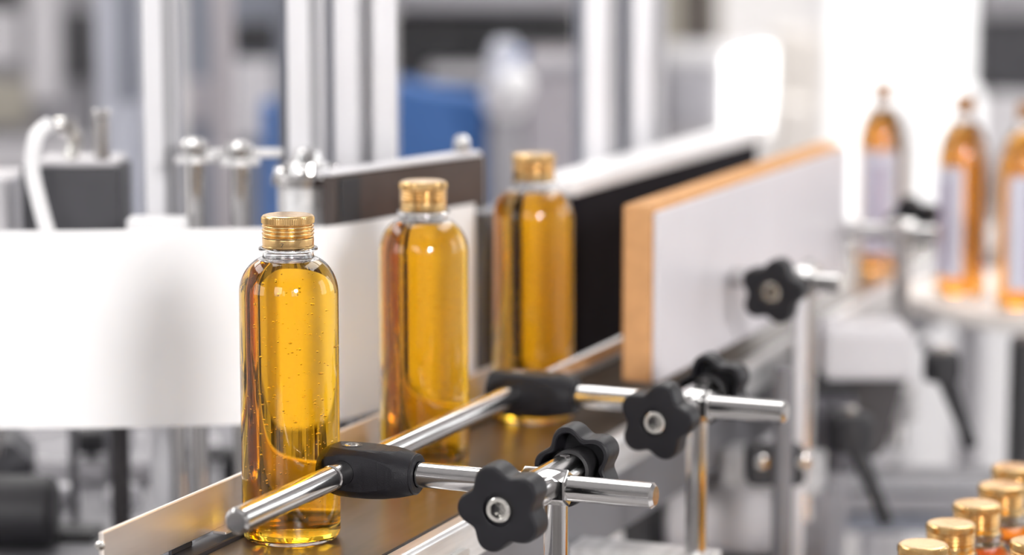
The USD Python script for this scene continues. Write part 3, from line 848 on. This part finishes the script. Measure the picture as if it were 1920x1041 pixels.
profile('bright aluminium profile post with a dark slot above the second bottle', 1.60, 627, 742, [(672, 701)])
profile('aluminium profile post behind the third bottle, left one of the pair', 1.85, 1096, 1160, [], [(1137, 1158)])
profile('aluminium profile post behind the third bottle, right one of the pair', 1.98, 1183, 1247, [], [(1221, 1245)])
profile('slim bright aluminium post left of the guide rollers', 1.57, 270, 336, [], [(307, 334)], .02)
for x0, x1, Y, lb in ((514, 545, 1.63, 'slate grey back post left of the drive roller post'), (606, 626, 1.65, 'slate grey back post right of the drive roller post'), (1160, 1183, 2.02, 'slate grey back post between the right pair of aluminium posts'), (1080, 1097, 2.02, 'slate grey back post left of the right pair of aluminium posts')):
    sbox('back_post', x0, -260, x1, 500, Y, .03, M['slate'], lb, 'post', 0, .002, down_to=ZB + BW)
c = at(422, 300, 2.3)
single('grey_post', box2(-.009, .009, -.009, .009, 0, .9, .002), M['mauve_grey'], 'slim mauve grey post left of the drive roller', 'post', (c[0], c[1], ZB + BW))

# ------------------------------------------------------------------ right front: stand with clamp levers, beam, motor
st = thing('support_stand', 'pale clamp block on a dark tapered plate beside the conveyor', 'stand', tuple(at(1628, 665, 1.76)), 0)
part(st, 'clamp_block', box2(-.031, .030, -.01, .05, -.0165, .018, .004), M['pale_grey'])
tp = sg.Polygon([(-.028, -.018), (.035, -.018), (.036, .002), (.018, -.070), (.012, -.077), (.002, -.078), (-.004, -.070), (-.006, -.03), (-.028, -.03)]).buffer(-.002).buffer(.002)
m_ = extrude(tp, .012)
m_.apply_transform(trimesh.transformations.rotation_matrix(PI / 2, [1, 0, 0]))
m_.apply_translation((.0, .045, 0))
part(st, 'tapered_plate', m_, M['dark_metal'])
part(st, 'arm', box2(-.044, -.0312, .01, .04, -.012, .012, .002), M['satin_steel'])
part(st, 'column', box2(-.026, -.006, .0505, .07, -at(1628, 665, 1.76)[2], .010, .002), M['mid_grey'])

def lever(label, hub, tip, rh):
    hub, tip = np.asarray(hub), np.asarray(tip)
    t = thing('clamp_lever', label, 'lever', tuple(hub), 0, 'black clamp levers on the stand')
    d = tip - hub
    L = np.linalg.norm(d)
    part(t, 'hub', lathe([(0, -rh * .8), (rh * .9, -rh * .8), (rh, -rh * .6), (rh, rh * .5), (rh * .8, rh * .75), (0, rh * .8)], 32), M['near_black'])
    h = lathe([(0, 0), (.0068, 0), (.0062, L * .3), (.0046, L * .75), (.0052, L * .95), (.0044, L), (0, L)], 24)
    h.apply_transform(trimesh.geometry.align_vectors([0, 0, 1], d / L))
    part(t, 'handle', h, M['near_black'])
    part(t, 'hub_screw', lathe([(0, rh * .8), (.0045, rh * .8), (.0045, rh * .8 + .003), (0, rh * .8 + .004)], 20).apply_translation((0, 0, .0002)), M['screw_steel'])
    part(t, 'spindle', rod(.004, (0, 0, 0), (-.004, .05, .006), 16), M['grey_metal'])
lever('near black clamp lever pointing down to the right, below the pale block', at(1594, 808, 1.70), at(1664, 984, 1.68), .0155)
lever('far black clamp lever on the right side of the pale block', at(1766, 686, 1.78), at(1821, 838, 1.78), .0125)

sbox('grey_gearbox', 1522, 745, 1606, 890, 1.755, .035, M['gearbox'], 'grey gearbox behind the near clamp lever', 'gearbox', 0, .004)
sbox('dark_gearbox_cap', 1524, 706, 1604, 744, 1.757, .03, M['near_black'], 'dark cap plate on the grey gearbox', 'plate', 0, .003)
bm = thing('frame_beam', 'level grooved grey beam behind the waiting bottles', 'beam', tuple(at(1480, 940, 1.86)), -3)
for k, (z0, z1, mm) in enumerate(((.008, .018, 'strip_grey'), (-.006, .006, 'mid_grey'), (-.020, -.008, 'slate'))):
    part(bm, 'rib', box2(-.02, .36, -.002 - .004 * k, .04, z0, z1, .001), M[mm])
part(bm, 'core', box2(-.02, .36, .004, .038, -.021, .017, .001), M['slate'])
for x in (.0, .34):
    part(bm, 'leg', box2(x - .015, x + .015, .006, .036, -bm.GetAttribute('xformOp:translate').Get()[2], -.0212, .002), M['slate'])

cpost = thing('stand_post', 'grey round post with a black clamp collar beside the far cross rod', 'post', tuple(at(1468, 875, 1.60)), 0)
cz = cpost.GetAttribute('xformOp:translate').Get()[2]
part(cpost, 'post', rod(.0062, (0, 0, -.25), (0, 0, .062), 32), M['grey_metal'])
part(cpost, 'clamp_collar', box2(-.022, .014, .0005, .024, -.013, .011, .003), M['near_black'])
for x in (-.013, .0125):
    part(cpost, 'collar_screw', turn(lathe([(0, 0), (.0042, 0), (.0042, .003), (0, .004)], 20), '-y', (x, .0004, .003)), M['polished_steel'])
part(cpost, 'foot', box2(-.03, .03, -.03, .03, -cz, -.25, .004), M['slate'])
c = at(1499, 660, 1.66)
single('slim_post', rod(.0042, (0, 0, -.30), (0, 0, .040), 24), M['aluminium'], 'slim bright post right of the far star knob', 'post', tuple(c))

# under the conveyor, between the posts
gm = thing('gear_motor', 'grey gear motor with a black end cover under the conveyor', 'motor', tuple(at(1395, 968, 1.72)), -12)
part(gm, 'motor_body', turn(lathe([(0, -.05), (.022, -.05), (.026, -.046), (.026, .02), (.022, .024), (0, .024)], 40), 'x'), M['pale_grey'])
part(gm, 'end_cover', turn(lathe([(0, -.0502), (.021, -.0502), (.023, -.052), (.023, -.075), (.019, -.079), (0, -.079)][::-1], 40), 'x'), M['near_black'])
part(gm, 'gear_housing', box2(.0245, .06, -.025, .025, -.03, .025, .004), M['mid_grey'])
part(gm, 'mount', box2(-.03, .03, -.02, .02, -.05, -.0255, .002), M['dark_metal'])
part(gm, 'pedestal', box2(-.035, .035, -.025, .025, -gm.GetAttribute('xformOp:translate').Get()[2], -.0502, .003), M['slate'])
sbox('junction_box', 1300, 862, 1392, 900, 1.80, .05, M['mid_grey'], 'grey junction box under the pad', 'box', 0, .003)
sbox('black_box', 1158, 955, 1215, 1060, 1.66, .05, M['near_black'], 'black box under the conveyor between the posts', 'box', 0, .004)
c = at(1112, 1040, 1.62)
single('white_drum', lathe([(0, 0), (.017, 0), (.019, .002), (.019, .034), (.014, .040), (0, .040)], 36), M['white_paint'], 'white rounded drum under the conveyor by the nearest post', 'drum', (c[0], c[1], c[2] - .02))
sbox('black_post', 1907, 640, 1975, 1041, 1.85, .03, M['near_black'], 'black upright post at the right edge behind the waiting bottles', 'post', 0, .003, down_to=0)
fl = thing('floor_cabinet', 'pale machine cabinet below the conveyor', 'cabinet', tuple(W(.75, .30, -ZB)), CROT)
part(fl, 'body', box2(-.24, .12, -.25, .35, 0, .66, .006), M['pale_grey'])
part(fl, 'door', box2(-.22, .10, -.262, -.2505, .06, .62, .004), M['white_paint'])

# round collecting table
ct = thing('collecting_table', 'round steel collecting table at the end of the conveyor', 'table', tuple(W(.93, .215, 0)))
part(ct, 'top', lathe([(0, -.012), (.140, -.012), (.142, -.010), (.142, -.001), (.140, -.0003), (0, -.0003)], 72), M['warm_white'])
part(ct, 'column', rod(.03, (0, 0, -ZB), (0, 0, -.0122), 32), M['aluminium'])

# ------------------------------------------------------------------ background machines and walls
def cabinet(name, x0, y0, x1, y1, Y, depth, m, label, cat='machine', openings=(), yaw=0, hang=False):
    l, r, z0, z1 = scr(x0, y0, x1, y1, Y)
    zb = z0 if hang else 0
    t = thing(name, label, cat, ((l + r) / 2, Y, 0), yaw)
    part(t, 'body', box2(-(r - l) / 2, (r - l) / 2, 0, depth, zb, z1, .006), m)
    for k, (a0, b0, a1, b1, mm, nm) in enumerate(openings):
        ll, rr, q0, q1 = scr(a0, b0, a1, b1, Y)
        part(t, nm, box2(ll - (l + r) / 2, rr - (l + r) / 2, -.012, -.0005, q0, q1, .003), M[mm])
    return t

# far left cabinets
cabinet('tall_cabinet', -260, -160, 176, 900, 3.3, .5, M['mid_grey'], 'tall grey cabinet with paler panels in the left background', openings=(
    (50, -60, 118, 190, 'pale_grey', 'panel'), (-60, 20, 40, 120, 'pale_grey', 'panel'), (128, 20, 174, 150, 'near_black', 'vent'), (-60, 150, 60, 235, 'khaki', 'drawer'), (-60, 262, 170, 330, 'pale_grey', 'panel'), (-60, -80, 36, 14, 'dark_metal', 'vent')))
cabinet('steel_column', 172, -160, 262, 900, 2.55, .12, M['pale_blue_grey'], 'pale blue grey machine column left of the bright post', openings=((222, -100, 262, 190, 'slate', 'side_panel'),))
cabinet('dark_machine', 336, -160, 545, 900, 3.2, .5, M['slate'], 'dark slate machine with pale doors behind the guide rollers', openings=(
    (440, 40, 520, 100, 'near_black', 'opening'), (440, 112, 520, 262, 'pale_grey', 'panel'), (350, 150, 395, 230, 'mauve_grey', 'panel')))
cabinet('dark_oven', 735, 24, 1082, 900, 3.4, .6, M['dark_metal'], 'wide dark machine with an opening behind the posts', openings=(
    (884, 30, 1075, 112, 'near_black', 'opening'), (740, 50, 880, 118, 'near_black', 'opening')))
cabinet('grey_machine', 985, 106, 1090, 900, 3.1, .2, M['mauve_grey'], 'mauve grey machine panel behind the grey pump', openings=((992, 112, 1085, 130, 'strip_grey', 'ledge'),))
cabinet('oven_hood', 700, -160, 1236, 22, 3.3, .6, M['mid_grey'], 'grey hood over the dark machine', hang=True)
sbox('white_shelf', 800, 124, 915, 152, 3.33, .0698, M['pale_grey'], 'pale shelf above the blue tank', 'shelf', 0, .004)
bt = thing('blue_tank', 'blue plastic tank with a sloping top in the background', 'tank', tuple(at(822, 300, 2.9)))
kx = 2.93 / FPX
tp = sg.Polygon([(-92 * kx, -.55), (84 * kx, -.55), (84 * kx, 100 * kx), (70 * kx, 114 * kx), (-30 * kx, 128 * kx), (-72 * kx, 140 * kx), (-84 * kx, 134 * kx)]).buffer(-.004).buffer(.004)
m_ = extrude(tp, .12)
m_.apply_transform(trimesh.transformations.rotation_matrix(PI / 2, [1, 0, 0]))
m_.apply_translation((0, .12, 0))
part(bt, 'tank', m_, M['blue_plastic'])
part(bt, 'stand', box2(-80 * kx, 75 * kx, .01, .11, -at(822, 300, 2.9)[2], -.551, .004), M['dark_metal'])
sbox('blue_cabinet', 488, 190, 520, 345, 2.7, .04, M['blue_plastic'], 'narrow blue cabinet seen left of the drive roller post', 'cabinet', 0, .003, down_to=ZB + BW)
gp2 = thing('grey_pump', 'pale grey pump with round caps beside the blue tank', 'pump', tuple(at(948, 170, 2.75)))
ky = 2.78 / FPX
part(gp2, 'upper_body', lathe([(0, 10 * ky), (36 * ky, 10 * ky), (36 * ky, 34 * ky), (32 * ky, 74 * ky), (20 * ky, 94 * ky), (0, 96 * ky)], 40), M['pale_blue_grey'])
part(gp2, 'side_cap', turn(lathe([(0, 0), (26 * ky, 0), (30 * ky, 6 * ky), (30 * ky, 40 * ky), (22 * ky, 52 * ky), (0, 54 * ky)], 36), '-y', (20 * ky, -.01, 14 * ky)), M['white_paint'])
part(gp2, 'lower_body', lathe([(0, -50 * ky), (30 * ky, -50 * ky), (42 * ky, -24 * ky), (44 * ky, 6 * ky), (36 * ky, 9.8 * ky), (0, 9.8 * ky)], 40), M['pale_grey'])
part(gp2, 'pedestal', lathe([(0, -560 * ky), (34 * ky, -560 * ky), (30 * ky, -70 * ky), (24 * ky, -50.5 * ky), (0, -50.5 * ky)], 36), M['mid_grey'])
part(gp2, 'blue_plug', turn(lathe([(0, 0), (10 * ky, 0), (10 * ky, 10 * ky), (0, 11 * ky)], 20), '-y', (30 * ky, -.02, 70 * ky)), M['blue_plastic'])

# right background
cabinet('white_machine', 1238, 88, 1365, 900, 3.6, .1, M['pale_grey'], 'pale machine with a white ledge right of the profile posts', openings=((1240, 92, 1362, 118, 'white_paint', 'ledge'), (1244, 128, 1340, 236, 'panel_grey', 'panel')))
cabinet('brown_cabinet', 1240, -160, 1350, 90, 4.4, .4, M['khaki'], 'khaki cabinet with a dark brown door in the background', openings=((1284, -120, 1335, 82, 'dark_brown', 'door'),))
wl = thing('work_light', 'bright glowing work light panel above the pad', 'lamp', tuple(at(1402, 170, 3.0)))
kz = 3.03 / FPX
tp = sg.Polygon([(-46 * kz, -84 * kz), (40 * kz, -84 * kz), (49 * kz, 30 * kz), (48 * kz, 84 * kz), (20 * kz, 86 * kz), (-46 * kz, 68 * kz)])
def upright(poly, th, y):
    m = extrude(poly, th)
    m.apply_transform(trimesh.transformations.rotation_matrix(PI / 2, [1, 0, 0]))
    m.apply_translation((0, y + th, 0))
    return m
part(wl, 'glowing_panel', upright(tp.buffer(-.002), .004, -.004), M['work_light'])
part(wl, 'housing', upright(tp.buffer(.003), .03, .0002), M['white_paint'])
part(wl, 'stand', box2(-.012, .012, .005, .025, -at(1402, 170, 3.0)[2], -86 * kz, .002), M['pale_grey'])
cabinet('beige_unit', 1455, 60, 1535, 900, 4.6, .1, M['warm_white'], 'warm white unit right of the work light')
cabinet('grey_unit', 1462, 195, 1512, 900, 4.2, .1, M['warm_white'], 'pale unit under the warm white one')
cabinet('dark_cabinet', 1842, -160, 2250, 174, 3.81, .06, M['charcoal'], 'dark cabinet hanging at the upper right corner', hang=True, openings=((1842, -160, 2250, 30, 'mid_grey', 'panel'),))
cabinet('pale_bench', 1852, 176, 2250, 900, 3.8, .06, M['pale_grey'], 'pale bench at the right edge under the dark cabinet', openings=((1862, 345, 1905, 398, 'near_black', 'socket'), (1852, 300, 2250, 340, 'mid_grey', 'panel')))
cabinet('white_cupboard', 1700, 560, 1960, 1300, 3.2, .4, M['white_paint'], 'low white cupboard behind the clamp levers')
